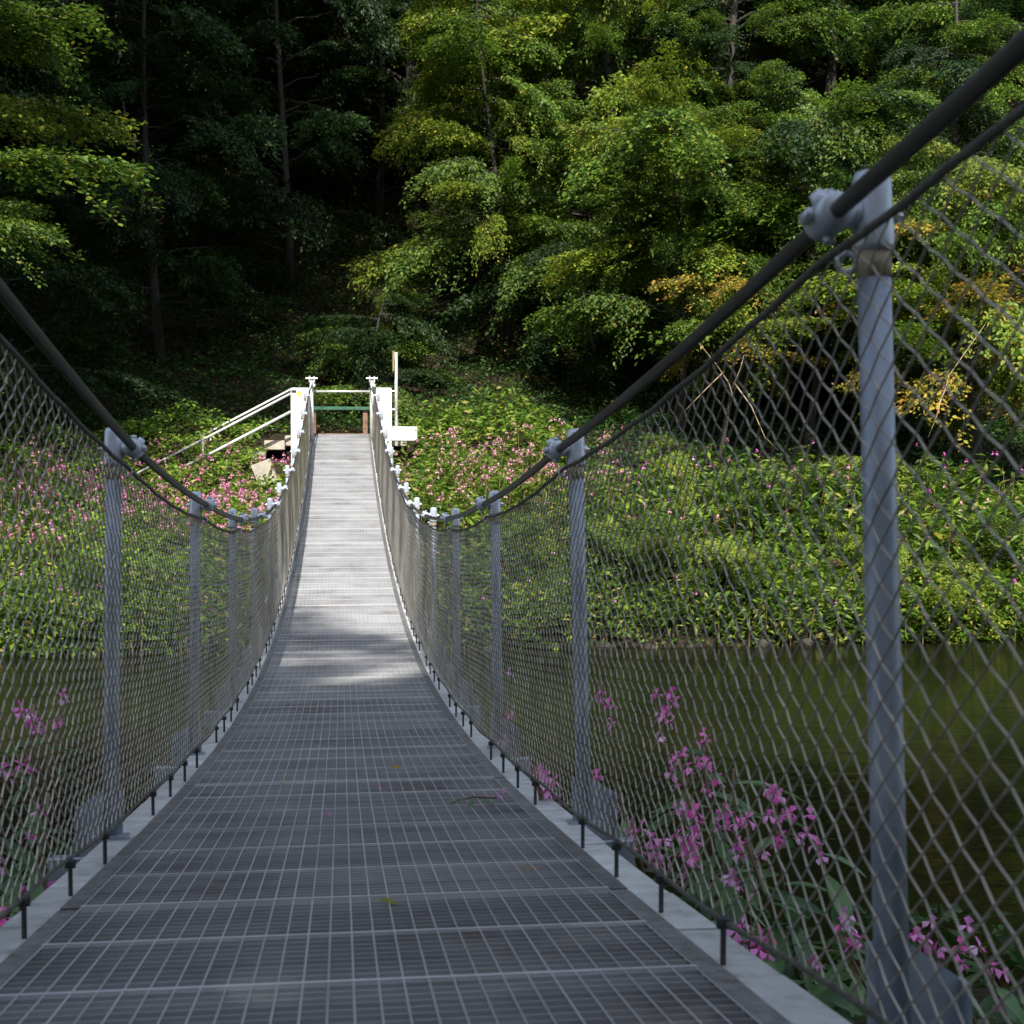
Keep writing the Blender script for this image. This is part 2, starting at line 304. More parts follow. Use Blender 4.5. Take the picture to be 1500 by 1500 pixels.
# ------------------------------------------------------------------ cables, ropes, chain link
posty = [PY(i) for i in range(-3, 12)]
def cable_pt(s, y):
    return on(s * ((.588 if abs(y - 1.57) < .01 else .57) if s > 0 else .548), y, .985 + lift(s, y))
for s in (-1, 1):
    side = 'right' if s > 0 else 'left'
    o = thing('handrail_cable', f'thick dark sheathed handrail cable sweeping along the {side} side of the bridge', 'cable')
    pts = []
    for a, c in zip(posty[:-1], posty[1:]):
        for u in np.linspace(0, 1, 6)[:-1]:
            p = cable_pt(s, a).lerp(cable_pt(s, c), u); p.z -= .012 * 4 * u * (1 - u); pts.append(p)
    pts += [cable_pt(s, posty[-1]), on(s * .52, END - .75, .96), on(s * .50, END - .2, .99)]
    b = MB(); b.tube(pts, .0112, 10); b.build('cable', CABLE, o, smooth=True)
    def rope_h(y):
        u = ((y - P0) / PITCHP) % 1.0; return .93 - .018 * 4 * u * (1 - u)
    fe = thing('chain_link_fence', f'sagging chain-link wire fence along the {side} side of the footbridge', 'fence')
    b = MB(); ry = np.arange(P0 - 3 * PITCHP, END - .3, .12); b.tube([on(s * (.578 if s > 0 else .558), q, rope_h(q) + lift(s, q)) + Vector((0, 0, .002 * math.sin(q * 37))) for q in ry], .0052, 6); b.build('top_rope', ROPE, fe, smooth=True)
    b = MB(); b.tube([on(s * .552, q, .055 + .006 * math.sin(q * 5.1)) for q in ry], .0042, 6); b.build('bottom_rope', ROPE, fe, smooth=True)
    def wp(y, v, off):                        # point on the net: v 0 (bottom) .. 1 (top)
        y = max(min(y, END - .3), P0 - 2.9 * PITCHP); hb, ht = .055, rope_h(y) + lift(s, y)
        bul = .005 * math.sin(math.pi * v) * math.sin(y * 3.1 + s)
        return on(s * (.552 + (.030 if s > 0 else .010) * v) + off + bul, y, hb + (ht - hb) * v)
    D = .064; H = .86; N = 41
    for fam in (1, -1):
        b = MB(); y = P0 - 3.0 * PITCHP
        while y < END + 1.4:
            if y > -4.2:
                nn, sd_, dv = N // 8, 3, 8
                if y < 13: nn, sd_, dv = N, 5 if y < 7 else 4, 1
                elif y < 18: nn, sd_, dv = N // 2, 3, 2
                else: nn, sd_, dv = N // 8, 3, 8
                P = []
                for q in range(nn + 1):
                    v = q / nn; yy = y + fam * v * N * D / 2
                    a = (q % 2) * 2 - 1 if dv == 1 else 0
                    if not (-3.3 < yy < END - .25): continue
                    vv = min(max(v + a * .0005, 0), 1)
                    P.append(wp(yy - fam * a * .0006, vv, s * (fam * .0012 + a * .0012)))
                if len(P) > 1: b.tube(P, .00128 if y < 14 else .0016, sd_, cap=False)
            y += D
        me = b.build('wire_mesh', WIRE, fe, smooth=False, kind='stuff')
    # pins carrying the bottom rope
    y = P0 - 1.2 * PITCHP; i = 0
    pinm = MB(); pinm.tube([(0, 0, -.02), (0, 0, .050)], .0046, 8); pinm.box((0, 0, .054), (.016, .022, .008)); pinm.box((0, 0, .05), (.02, .008, .014)); pinm = pinm.mesh('pin', [DARKM])
    while y < END - .5:
        if abs(((y - P0) / PITCHP + .5) % 1 - .5) > .05:
            p = link('pin', pinm, fe); p.location = on(s * .548, y, 0)
        y += PITCHP / 5

# ------------------------------------------------------------------ far landing
def fz(p): return p
pL = thing('concrete_pillar', 'white painted concrete pillar left of the deck end with a yellow mark', 'pillar')
a = at(426, 568, 25.3); c = at(455, 568, 25.3)
bz = -1.4
def pill(x0, x1, y0, y1, z0, z1, nm, par, mat=WHITE):
    b = MB(); b.box(((x0 + x1) / 2, (y0 + y1) / 2, (z0 + z1) / 2), (x1 - x0, y1 - y0, z1 - z0), bev=.012); return b.build(nm, mat, par)
pill(a.x, c.x - .02, 25.3, 25.75, bz, a.z, 'shaft', pL)
b = MB(); yc = at(438, 577, 25.3); th = [2 * math.pi * i / 14 for i in range(14)]
b.add([(yc.x + .045 * math.cos(t) * (1 + .15 * math.sin(3 * t)), 25.296, yc.z + .05 * math.sin(t)) for t in th], [tuple(range(14))]); b.build('paint_mark', YEL, pL)
b = MB(); q = at(430.5, 572.5, 25.3); b.tube([(q.x - .04, 25.29, q.z), (q.x + .04, 25.29, q.z)], .022, 8); b.build('rail_socket', DARKM, pL)
pR = thing('concrete_pillar', 'white painted concrete pillar right of the deck end, beside the white box', 'pillar')
a = at(551, 568, 25.3); c = at(573.5, 568, 25.3)
pill(a.x, c.x, 25.3, 25.7, bz, a.z, 'shaft', pR)
XR = c.x
bx = thing('white_box', 'wide white concrete ledge block jutting right from the right pillar', 'ledge')
a = at(574, 625, 25.2); c = at(611, 646, 25.2)
pill(a.x + .004, c.x, 25.18, 25.72, c.z, a.z, 'block', bx)
po = thing('sign_pole', 'thin pale pole with a narrow brown board at its top, standing on the white ledge', 'pole')
q0 = at(580.5, 627, 25.4); q1 = at(580.5, 516, 25.4)
b = MB(); b.tube([(q0.x, 25.4, at(0, 625, 25.2).z), (q0.x, 25.4, q1.z)], .028, 12); b.build('pole', RAILW, po, smooth=True)
qb0 = at(577, 544, 25.4); qb1 = at(577, 515, 25.4)
b = MB(); b.box((qb0.x - .012, 25.4, (qb0.z + qb1.z) / 2), (.03, .34, qb1.z - qb0.z)); b.build('board', BROWNB, po)
for py in (573, 600):
    q = at(578, py, 25.4); b = MB(); b.tube([(XR, 25.4, q.z), (q.x, 25.4, q.z)], .013, 8); b.build('bracket', RAILW, po)
# small steel posts carrying the cable ends, with T clamps
for s, px, lab in ((-1, 456.5, 'left steel end post with a forked clamp on top, where the handrail cable ends'), (1, 544.5, 'right steel end post with a forked clamp on top, where the handrail cable ends')):
    e = thing('cable_end_post', lab, 'post', group='steel end posts of the handrail cables')
    q = at(px, 552, 25.6); z0 = dk(25.6) - .1
    b = MB(); b.tube([(q.x, 25.6, z0), (q.x, 25.6, q.z - .02)], .036, 12); b.build('post_tube', RAILW, e, smooth=True)
    for dx in (-.035, .045): b = MB(); b.tube([(q.x + dx, 25.56, q.z - .1), (q.x + dx, 25.56, q.z + .05 - abs(dx))], .014, 8); b.build('fork', RAILW, e)
    b = MB(); b.tube([(q.x - .1, 25.55, q.z - .03), (q.x + .1, 25.55, q.z - .03)], .016, 8); b.build('crossbar', RAILW, e)
    b = MB(); b.box((q.x + .03, 25.5, q.z - .16), (.07, .08, .07), bev=.015); b.build('shackle', G2, e)
br = thing('end_barrier', 'horizontal pale pipe rail spanning between the two white pillars', 'rail')
b = MB(); q = at(457, 573.5, 25.62); q2 = at(545, 573.5, 25.62); b.tube([q, q2], .02, 10); b.build('pipe', RAILW, br, smooth=True)
gb = thing('path_barrier', 'green painted barrier rail on rusty posts closing the end of the deck', 'barrier')
q = at(455, 598, 26.9); q2 = at(546, 597.5, 26.9); zp = float(gh(0, 26.9)); zp = at(0, 634, 26.9).z
b = MB(); b.box(((q.x + q2.x) / 2, 26.9, q.z), (q2.x - q.x + .3, .05, .065), bev=.008); b.build('rail', GREENP, gb)
for px in (459.5, 535):
    q = at(px, 600, 26.96); b = MB(); b.box((q.x, 26.97, (q.z + zp) / 2 - .1), (.085, .07, q.z - zp + .25), bev=.006); b.build('post', RUST, gb)
# path slab behind the deck
b = MB(); zd = dk(END)
b.box((.1, 27.0, zd - .13), (2.2, 1.75, .2), bev=.02); b.build('landing_path', CONC, kind='structure')
b = MB(); b.box((XC, END + .04, zd - .012), (1.14, .06, .05), bev=.006); b.build('end_sill', RUST, deck)
# stairs and their railings down to the left
st = thing('stair_flight', 'pale concrete steps going down left from the white pillar through the flowers', 'stairs')
for i in range(9):
    x1 = -1.0 - i * .34; z = zd - .05 - i * .175
    b = MB(); b.box((x1 - .17, 26.2, z - .16), (.36, .9, .17), bev=.012); b.build('step', CONC, st)
lo = at(372, 685, 24.6); hi = at(401, 663, 24.6)
b = MB(); b.box(((lo.x + hi.x) / 2, 25.0, (lo.z + hi.z) / 2 - .22), (hi.x - lo.x, .5, .4), (Vector((.93, 0, .36)).normalized(), Vector((0, 1, 0)), Vector((-.36, 0, .93)).normalized()), bev=.01); b.build('stringer_slab', CONC, st)
def srail(Yd, top, low, posts, lab):
    r = thing('stair_railing', lab, 'railing', group='pale pipe railings of the steps')
    A, Bq = at(*top[0], Yd), at(*top[1], Yd); b = MB(); b.tube([A, A.lerp(Bq, .5) + Vector((0, 0, -.01)), Bq, Bq + Vector((-.12, 0, -.1))], .021, 10); b.build('handrail', RAILW, r, smooth=True)
    if low:
        A2, B2 = at(*low[0], Yd), at(*low[1], Yd); b = MB(); b.tube([A2, A2.lerp(B2, .5) + Vector((0, 0, -.015)), B2], .026, 10); b.build('lower_rail', RAILW, r, smooth=True)
    for (px, py0, py1) in posts:
        b = MB(); b.tube([at(px, py0, Yd), at(px + .5, py1, Yd)], .021 if len(posts) and Yd < 26 else .015, 8); b.build('post', RAILW, r, smooth=True)
srail(25.4, [(426, 576.5), (203, 692)], [(426, 603), (205, 716)], [(297, 643, 705)], 'nearer pale railing of the steps with two sloping rails and a stout post')
srail(26.7, [(426, 570.5), (212, 681)], None, [(308.5, 632, 706)], 'farther thin pale railing of the steps, a single sloping rail just above the other')

# ------------------------------------------------------------------ foliage building blocks
def leaves(P, D, Nn, L, Wd, var, mb, mat):    # arrays of base points, directions, normals, sizes
    S_ = np.cross(D, Nn); S_ /= np.linalg.norm(S_, axis=1)[:, None] + 1e-9
    Nn = np.cross(S_, D); L = L[:, None]; Wd = Wd[:, None]
    mid = P + D * L * .45 - Nn * L * .03
    V = np.stack([P, mid + S_ * Wd * .5 + Nn * L * .07, P + D * L - Nn * L * .1, mid - S_ * Wd * .5 + Nn * L * .07], 1).reshape(-1, 3)
    n = len(P); base = np.arange(n) * 4
    Q = np.stack([base, base + 1, base + 2, base, base + 2, base + 3], 1).reshape(-1, 3)
    mb.arrays(V, Q, mat, np.repeat(var, 4))
def unit(a): return a / (np.linalg.norm(a, axis=1)[:, None] + 1e-9)
def bough_mesh(name, mat, length=2.0, nside=17, per=26, leaf=.085, droop=.35, flat=.25, seed=0):
    g = np.random.default_rng(seed); mb = MB(); P = []; D = []
    ts = np.linspace(0, 1, 9); main = np.stack([ts * length, .12 * np.sin(ts * 3 + seed), .25 * np.sin(ts * 2.2) - droop * ts ** 2 * length * .5], 1)
    mb.tube(main, np.linspace(.02, .004, 9) , 4, 1, cap=False)
    for i in range(nside):
        t = .12 + .86 * (i + g.random() * .8) / nside; s = 1 if i % 2 else -1
        o = np.array([np.interp(t, ts, main[:, k]) for k in range(3)])
        ln = length * (.42 * (1 - t) ** .7 + .14) * g.uniform(.5, 1.35); az = s * g.uniform(.45, 1.0)
        tt = np.linspace(0, 1, 5); dr = g.uniform(.2, .8); rise = g.uniform(-.25, .35)
        tw = o + np.stack([np.cos(az * (1 - .3 * tt)) * tt * ln, np.sin(az * (1 - .3 * tt)) * tt * ln, (rise * tt - dr * tt ** 2) * ln], 1)
        mb.tube(tw, np.linspace(.006, .002, 5), 3, 1, cap=False)
        n = int(per * ln / length * 3.2) + 6; u = g.random(n) ** .75
        pp = np.stack([np.interp(u, tt, tw[:, k]) for k in range(3)], 1); pp += g.normal(0, 1, (n, 3)) * [.08, .08, .035] * length / 2
        a2 = az + g.choice([-1, 1], n) * g.uniform(.3, 1.2, n)
        dd = np.stack([np.cos(a2), np.sin(a2), g.normal(-.35, .4, n)], 1); P.append(pp); D.append(dd)
    P = np.concatenate(P); D = unit(np.concatenate(D)); n = len(P)
    Nn = unit(np.stack([g.normal(0, flat, n), g.normal(0, flat, n), np.ones(n)], 1)); L = leaf * g.uniform(.6, 1.25, n)
    leaves(P, D, Nn, L, L * .62, g.random(n), mb, 0)
    return mb.mesh(name, [mat, BARK])
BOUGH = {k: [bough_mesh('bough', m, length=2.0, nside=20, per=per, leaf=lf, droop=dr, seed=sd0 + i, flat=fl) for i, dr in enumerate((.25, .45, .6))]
         for k, m, per, lf, sd0, fl in (('D', LEAF_SHADED, 62, .09, 10, .5), ('M', LEAF_M, 62, .085, 20, .45), ('L', LEAF_L, 60, .09, 30, .42), ('Y', LEAF_Y, 26, .09, 40, .6))}
def add_bough(par, kind, o, az, pitch=0, sc=1.0, roll=None):
    b_ = link('bough', random.choice(BOUGH[kind]), par); b_.location = o
    b_.rotation_euler = (random.uniform(-.25, .25) if roll is None else roll, -pitch, az); b_.scale = (sc * random.uniform(.8, 1.3), sc * random.uniform(.6, 1.2), sc * random.uniform(.8, 1.3)); return b_
def tree(x, y, h, label, kinds, rad=2.6, n=34, low=.15, lean=(0, 0), tr=.16, cat='tree', group=None, az0=None, spread=math.pi, z=None, sc=1.0):
    z0 = float(gh(x, y)) - .15 if z is None else z
    t = thing('broadleaf_tree', label, cat, (x, y, z0), group=group)
    ts = np.linspace(0, 1, 9); wob = random.uniform(0, 6)
    tp = np.stack([lean[0] * ts * h + .18 * np.sin(ts * 4 + wob), lean[1] * ts * h + .15 * np.cos(ts * 3 + wob) - .15 * math.cos(wob), ts * h], 1)
    b = MB(); b.tube(tp, tr * (1 - .85 * ts) * np.where(ts == 0, 1.35, 1), 9); b.build('trunk', BARK, t, smooth=True)
    n = int(n * 1.3)
    for i in range(n):
        u = low + (1 - low) * ((i + random.random()) / n); o = [float(np.interp(u, ts, tp[:, k])) for k in range(3)]
        az = (az0 if az0 is not None else random.uniform(0, 6.28)) + random.uniform(-spread, spread)
        L = rad * (1 - .62 * max(0, (u - low) / (1 - low)) ** 1.4) * random.uniform(.6, 1.1)
        if L > 1.5:                            # a limb carries the bough outwards
            base = o; o = [o[0] + math.cos(az) * (L - 1.5 * sc) , o[1] + math.sin(az) * (L - 1.5 * sc), o[2] + (L - 1.5) * random.uniform(.05, .4)]
            b = MB(); b.tube([base, [(base[k] + o[k]) / 2 + (.08 if k == 2 else 0) for k in range(3)], o], [tr * .3 * (1 - .6 * u), tr * .22 * (1 - .6 * u), .018], 5, cap=False); b.build('limb', BARK, t)
        add_bough(t, random.choice(kinds), o, az + random.uniform(-.3, .3), random.uniform(-.5, .35), sc * random.uniform(.6, 1.15))
    return t

# ------------------------------------------------------------------ trees one can tell apart
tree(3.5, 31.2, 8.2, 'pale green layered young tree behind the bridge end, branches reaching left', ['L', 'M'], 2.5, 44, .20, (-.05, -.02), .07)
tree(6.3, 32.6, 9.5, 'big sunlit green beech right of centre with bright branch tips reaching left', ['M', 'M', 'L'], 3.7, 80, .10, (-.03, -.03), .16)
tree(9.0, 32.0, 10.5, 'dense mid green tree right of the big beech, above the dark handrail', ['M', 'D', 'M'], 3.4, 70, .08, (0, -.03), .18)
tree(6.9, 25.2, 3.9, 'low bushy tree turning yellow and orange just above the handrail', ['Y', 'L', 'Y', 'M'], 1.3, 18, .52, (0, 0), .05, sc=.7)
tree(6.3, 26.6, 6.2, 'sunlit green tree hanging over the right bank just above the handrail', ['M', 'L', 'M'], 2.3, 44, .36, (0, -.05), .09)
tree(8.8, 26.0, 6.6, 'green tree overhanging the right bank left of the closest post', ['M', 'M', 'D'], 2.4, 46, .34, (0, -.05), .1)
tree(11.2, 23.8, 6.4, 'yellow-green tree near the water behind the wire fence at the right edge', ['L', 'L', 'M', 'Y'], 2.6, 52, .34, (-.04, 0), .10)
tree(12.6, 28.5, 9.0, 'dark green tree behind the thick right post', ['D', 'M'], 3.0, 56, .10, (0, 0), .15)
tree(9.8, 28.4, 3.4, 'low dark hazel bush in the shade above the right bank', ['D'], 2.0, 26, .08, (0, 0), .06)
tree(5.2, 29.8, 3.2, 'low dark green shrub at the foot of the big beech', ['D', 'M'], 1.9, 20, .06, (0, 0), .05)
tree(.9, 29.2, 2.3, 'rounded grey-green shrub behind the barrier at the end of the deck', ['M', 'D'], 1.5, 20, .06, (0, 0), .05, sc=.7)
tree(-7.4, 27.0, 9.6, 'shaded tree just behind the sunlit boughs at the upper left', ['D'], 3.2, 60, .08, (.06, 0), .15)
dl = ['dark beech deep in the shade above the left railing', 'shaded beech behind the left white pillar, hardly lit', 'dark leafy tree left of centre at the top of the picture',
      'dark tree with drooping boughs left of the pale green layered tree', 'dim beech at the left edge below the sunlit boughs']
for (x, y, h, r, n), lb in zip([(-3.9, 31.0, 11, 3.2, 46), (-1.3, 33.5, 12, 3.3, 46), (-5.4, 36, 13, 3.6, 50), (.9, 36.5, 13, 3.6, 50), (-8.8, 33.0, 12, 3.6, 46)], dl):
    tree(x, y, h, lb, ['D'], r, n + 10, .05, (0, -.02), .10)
# forest up the hill
fx = []
for row, (yy, n_) in enumerate(((38.5, 9), (43, 10), (48.5, 11), (55, 11))):
    for i in range(n_):
        x = -12 + 36 * (i + .5 + random.uniform(-.3, .3)) / n_ * (1 + .12 * row) - row * 1.5
        fx.append((x, yy + random.uniform(-1.3, 1.3)))
for (x, y) in fx:
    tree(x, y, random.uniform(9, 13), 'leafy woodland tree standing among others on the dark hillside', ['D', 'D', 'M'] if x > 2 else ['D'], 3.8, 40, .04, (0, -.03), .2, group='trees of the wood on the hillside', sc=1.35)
# woodland on the left of the river and behind the camera, beside the bridge (mostly unseen, placed so its shade falls on the near deck and the left wood)
far_l = ['tallest tree leaning over the river at the far left, outside the picture', 'high crowned tree behind the left steps, outside the picture', 'tall tree at the left end of the far bank, outside the picture', 'broad tree up the left slope, outside the picture', 'slender tall tree farthest left on the slope, outside the picture', 'high beech of the left slope above the steps, outside the picture', 'sunlit green tree reaching in at the upper left edge with yellow leaf tips', 'very tall leaning tree by the water left of the picture, above its frame']
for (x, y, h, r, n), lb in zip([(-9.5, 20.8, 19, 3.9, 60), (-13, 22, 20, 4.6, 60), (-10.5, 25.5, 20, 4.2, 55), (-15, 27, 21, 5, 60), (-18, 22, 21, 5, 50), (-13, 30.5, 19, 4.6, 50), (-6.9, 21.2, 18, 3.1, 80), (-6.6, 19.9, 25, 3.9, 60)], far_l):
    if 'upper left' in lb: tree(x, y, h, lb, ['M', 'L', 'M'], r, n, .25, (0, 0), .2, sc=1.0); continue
    tree(x, y, h, lb, ['D', 'M'], r, n, .54 if x > -7 else .44, (.12 if h > 24 else 0, 0), .26, sc=1.7)  # unseen high crowns, placed and leaned to shade the left background
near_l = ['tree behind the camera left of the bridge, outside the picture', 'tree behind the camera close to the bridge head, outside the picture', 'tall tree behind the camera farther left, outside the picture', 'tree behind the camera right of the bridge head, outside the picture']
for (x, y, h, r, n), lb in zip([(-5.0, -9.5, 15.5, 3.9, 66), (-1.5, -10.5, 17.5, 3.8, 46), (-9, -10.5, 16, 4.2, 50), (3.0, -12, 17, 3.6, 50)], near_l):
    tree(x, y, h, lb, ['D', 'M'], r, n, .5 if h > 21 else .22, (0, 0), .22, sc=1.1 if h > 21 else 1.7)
for (x, y), lb in zip([(-12, -3), (-15, -8), (8, -9), (12, -5), (5.5, -14.5), (-14, -14)], ['bushy tree beside the near bank left of the camera, outside the picture', 'bushy tree up the near slope left of the camera, outside the picture', 'bushy tree right of the camera, outside the picture', 'bushy tree farthest right of the camera, outside the picture', 'bushy tree behind the right bridge head, outside the picture', 'bushy tree high on the near slope, outside the picture']):
    tree(x, y, 9, lb, ['D', 'M'], 3.4, 40, .06, (0, 0), .2, sc=1.6)  # unseen trees added to block low sky light from behind the camera

for (x, y, h, k), lb in zip([(3.1, 19.5, 1.3, 'ML'), (4.9, 19.3, 1.0, 'LM'), (6.6, 20.6, 1.6, 'ML'), (7.9, 19.3, 1.2, 'LL'), (9.6, 19.4, 1.5, 'ML'), (5.4, 22.6, 1.5, 'L'), (8.6, 22.2, 1.5, 'ML'), (-6.2, 19.8, 1.3, 'ML'), (-3.4, 19.4, .9, 'M')],
        ['low shrub at the waterline behind the second right post', 'small yellow-green shrub leaning over the water, right of the second post', 'rounded green shrub half way up the right bank', 'pale shrub touching the water left of the closest post',
         'green shrub over the water behind the closest right post', 'yellow-green shrub at the back of the right bank below the bare branch', 'green shrub at the back of the bank near the closest post', 'green shrub on the left bank behind the wire fence', 'small shrub at the left waterline behind the second left post']):
    tree(x, y, h, lb, list(k), 1.0, 13, .12, (0, -.1), .03, cat='shrub', sc=.55)
# ------------------------------------------------------------------ ground cover on the hill and the banks
def scatter(name, x0, x1, y0, y1, n, mat, size, height, zl=1.0, asp=.62, mask=None, label=None, up=.8, clump=True, seed=1):
    g = np.random.default_rng(seed); x = g.uniform(x0, x1, n); y = g.uniform(y0, y1, n)
    if mask is not None: k = mask(x, y); x, y = x[k], y[k]
    n = len(x); d = .5 + .5 * np.sin(x * 2.1 + 1.7 * np.sin(y * 1.9)) * np.sin(y * 2.6 + 1.1 * np.sin(x * 2.3 + 1)); d2 = .5 + .5 * np.sin(x * 6.3 + y * 2) * np.sin(y * 7.1 - x * 3)
    hgt = height * (.12 + .95 * d ** 1.6 + .35 * d2) if clump else np.full(n, height)
    z = np.maximum(gh(x, y), WATER_Z) + hgt * g.random(n) ** (.45 if clump else 1.0) * zl
    a = g.uniform(0, 6.283, n); D = unit(np.stack([np.cos(a), np.sin(a), g.normal(-.1, .45, n)], 1))
    Nn = unit(np.stack([g.normal(0, .75, n), g.normal(0, .75, n), np.full(n, up)], 1)); L = size * g.uniform(.5, 1.3, n)
    mb = MB(); leaves(np.stack([x, y, z], 1), D, Nn, L, L * asp, g.random(n), mb, 0)
    o = mb.build(name, mat, kind='stuff'); 
    o['label'] = label; o['category'] = 'ground cover'; return o
def off_path(x, y): return ~((x > -1.3) & (x < 1.35) & (y > 24.9) & (y < 27.1)) & ~((x > -1.5) & (x <= -.9) & (y > 25.7) & (y < 26.6))
def off_deck(x, y): return off_path(x, y) & ~((abs(x) < .75) & (y > 22) & (y < 27))
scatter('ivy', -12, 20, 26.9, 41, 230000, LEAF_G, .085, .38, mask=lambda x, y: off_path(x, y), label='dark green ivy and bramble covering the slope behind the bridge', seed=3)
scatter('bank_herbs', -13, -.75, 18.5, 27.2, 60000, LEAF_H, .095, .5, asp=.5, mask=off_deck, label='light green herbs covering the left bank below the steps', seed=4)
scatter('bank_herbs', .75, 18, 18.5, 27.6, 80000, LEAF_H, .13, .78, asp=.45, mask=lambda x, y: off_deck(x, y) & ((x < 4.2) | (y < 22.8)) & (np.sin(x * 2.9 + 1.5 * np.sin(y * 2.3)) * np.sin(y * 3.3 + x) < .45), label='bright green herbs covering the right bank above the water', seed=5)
scatter('shade_herbs', 4.0, 18, 22.6, 28, 30000, LEAF_G, .11, .3, asp=.5, label='dark low herbs in the shade behind the bright right bank', seed=16)  # dark leaf colour stands in for the shade behind the bank
scatter('bank_herbs', -.8, .8, 18.8, 24.8, 6000, LEAF_H, .085, .35, asp=.5, label='short herbs growing beneath the far end of the bridge', seed=6)
scatter('water_edge_leaves', -14, 20, 18.3, 19.5, 40000, LEAF_H, .12, .8, asp=.45, clump=False, mask=lambda x, y: abs(x) > .9, label='leaves hanging down over the far edge of the water', seed=12)
scatter('leaf_litter', -14, 22, 27, 44, 24000, LEAF_Y, .06, .03, clump=False, label='fallen reddish leaves lying on the slope', seed=7)
scatter('bank_plants', -9, 9, -3, 6.9, 26000, LEAF_G, .10, .3, asp=.45, label='dark low plants covering the near bank below the bridge', seed=8)

# stones and driftwood along the far waterline
sb = []
for i in range(26):
    x = -6 + i * .72 + random.uniform(-.25, .25)
    if abs(x) < .8: continue
    mb = MB(); r = random.uniform(.06, .14); n = 9
    for a_ in range(1): pass
    V_ = [(0, 0, r * .7)]; 
    for zz, rr in ((.5, .62), (.1, 1.0), (-.4, .9)):
        V_ += [(rr * r * random.uniform(.8, 1.2) * math.cos(2 * math.pi * k / n), rr * r * random.uniform(.7, 1.1) * math.sin(2 * math.pi * k / n), zz * r + random.uniform(-.05, .05) * r) for k in range(n)]
    fs = [(0, 1 + k, 1 + (k + 1) % n) for k in range(n)] + [(1 + q * n + k, 1 + (q + 1) * n + k, 1 + (q + 1) * n + (k + 1) % n, 1 + q * n + (k + 1) % n) for q in range(2) for k in range(n)]
    mb.add(V_, fs); o = mb.build('shore_stone', BARK, None, label='dark muddy stone lying half in the water under the far bank leaves', category='stone', group='stones along the far waterline')
    o.location = (x, 18.55 + random.uniform(-.15, .25) - .5 * math.sin(x * .35 + .4) * (1 - math.exp(-(x / 4.) ** 2)), WATER_Z + random.uniform(-.02, .06))
# bare dry branches hanging out of the bushes above the right bank
def dry(pts_, label):
    o = thing('dry_branch', label, 'branch', pts_[0][0]); base = Vector(pts_[0][0])
    for j, P in enumerate(pts_):
        b = MB(); P = [Vector(q) - base for q in P]; P = [P[0], P[0].lerp(P[1], .5) + Vector((.04, 0, .05)), P[1]] + P[2:]
        b.tube([tuple(q) for q in P], np.linspace(.014, .004, len(P)), 6); b.build('main_branch' if j == 0 else 'side_branch', TWIG, o, smooth=True)
dry([[at(1078, 595, 24), at(1050, 535, 24), at(1012, 488, 23.8)], [at(1072, 570, 24), at(1090, 520, 23.8)], [at(1060, 545, 24), at(1005, 600, 23.7)], [at(1075, 560, 24), at(1120, 640, 23.6), at(1140, 660, 23.6)]], 'thin bare pinkish branch hanging just under the dark handrail, over the fence')
dry([[at(1372, 600, 21.5), at(1390, 550, 21.5), at(1443, 475, 21.4)], [at(1378, 585, 21.5), at(1360, 640, 21.4)]], 'single pale bare branch slanting upward at the right, behind the wire fence')
# ------------------------------------------------------------------ balsam
def flower_geo(mb, c, s, g, mat, az=None):
    az = g.uniform(0, 6.28) if az is None else az; c = np.array(c)
    f = np.array([math.cos(az), math.sin(az), 0]); r = np.array([-f[1], f[0], 0]); u = np.array([0, 0, 1.])
    v = g.random()
    def pet(a, b_, cc, w, var):              # curved petal a->b->cc
        a, b_, cc = [c + s * (q[0] * f + q[1] * r + q[2] * u) for q in (a, b_, cc)]; d = cc - a; sd_ = np.cross(d, u + .3 * f); sd_ /= np.linalg.norm(sd_) + 1e-9
        mb.add([a, b_ + sd_ * w * s, cc, b_ - sd_ * w * s, (a + b_) / 2 + f * s * .05, (b_ + cc) / 2 + f * s * .1], [(0, 4, 1), (4, 5, 1), (5, 2, 1), (0, 3, 4), (4, 3, 5), (5, 3, 2)], mat, var)
    pet((0, 0, 0), (.1, 0, .32), (.32, 0, .5), .27, min(1, v * .5 + .2))         # hood
    pet((.1, .02, 0), (.3, .28, -.2), (.42, .3, -.5), .22, min(1, v * .5 + .45))      # wings
    pet((.1, -.02, 0), (.3, -.28, -.2), (.42, -.3, -.5), .22, min(1, v * .5 + .5))
    pet((-.02, 0, .1), (-.25, .12, -.02), (-.4, 0, -.18), .17, v * .4)              # pouch
    pet((-.02, 0, .0), (-.25, -.12, -.06), (-.4, 0, -.18), .17, v * .4)
def plant_geo(mb, base, h, g, nf, petal, lf=.15, leafm=0, stemm=1, petm=2, nl=30):
    base = np.array(base, float); lean = g.normal(0, .1, 2); ts = np.linspace(0, 1, 5)
    st_ = base + np.stack([lean[0] * ts ** 2 * h, lean[1] * ts ** 2 * h, ts * h], 1); mb.tube(st_, np.linspace(.009, .004, 5), 4, stemm, cap=False)
    u = g.uniform(.15, 1, nl) ** .7; P = np.stack([np.interp(u, ts, st_[:, k]) for k in range(3)], 1); a = g.uniform(0, 6.28, nl)
    br = (1.05 - u) * .22 * h; P = P + np.stack([np.cos(a) * br * g.random(nl), np.sin(a) * br * g.random(nl), g.normal(0, .03, nl)], 1)
    D = unit(np.stack([np.cos(a), np.sin(a), g.normal(-.15, .35, nl)], 1)); Nn = unit(np.stack([g.normal(0, .3, nl), g.normal(0, .3, nl), np.ones(nl)], 1)); L = lf * g.uniform(.6, 1.25, nl)
    leaves(P, D, Nn, L, L * .28, g.random(nl), mb, leafm)
    for _ in range(nf):
        c = st_[-1] + g.normal(0, 1, 3) * [.09, .09, .06] + [0, 0, .03]; flower_geo(mb, c, .07, g, petm)
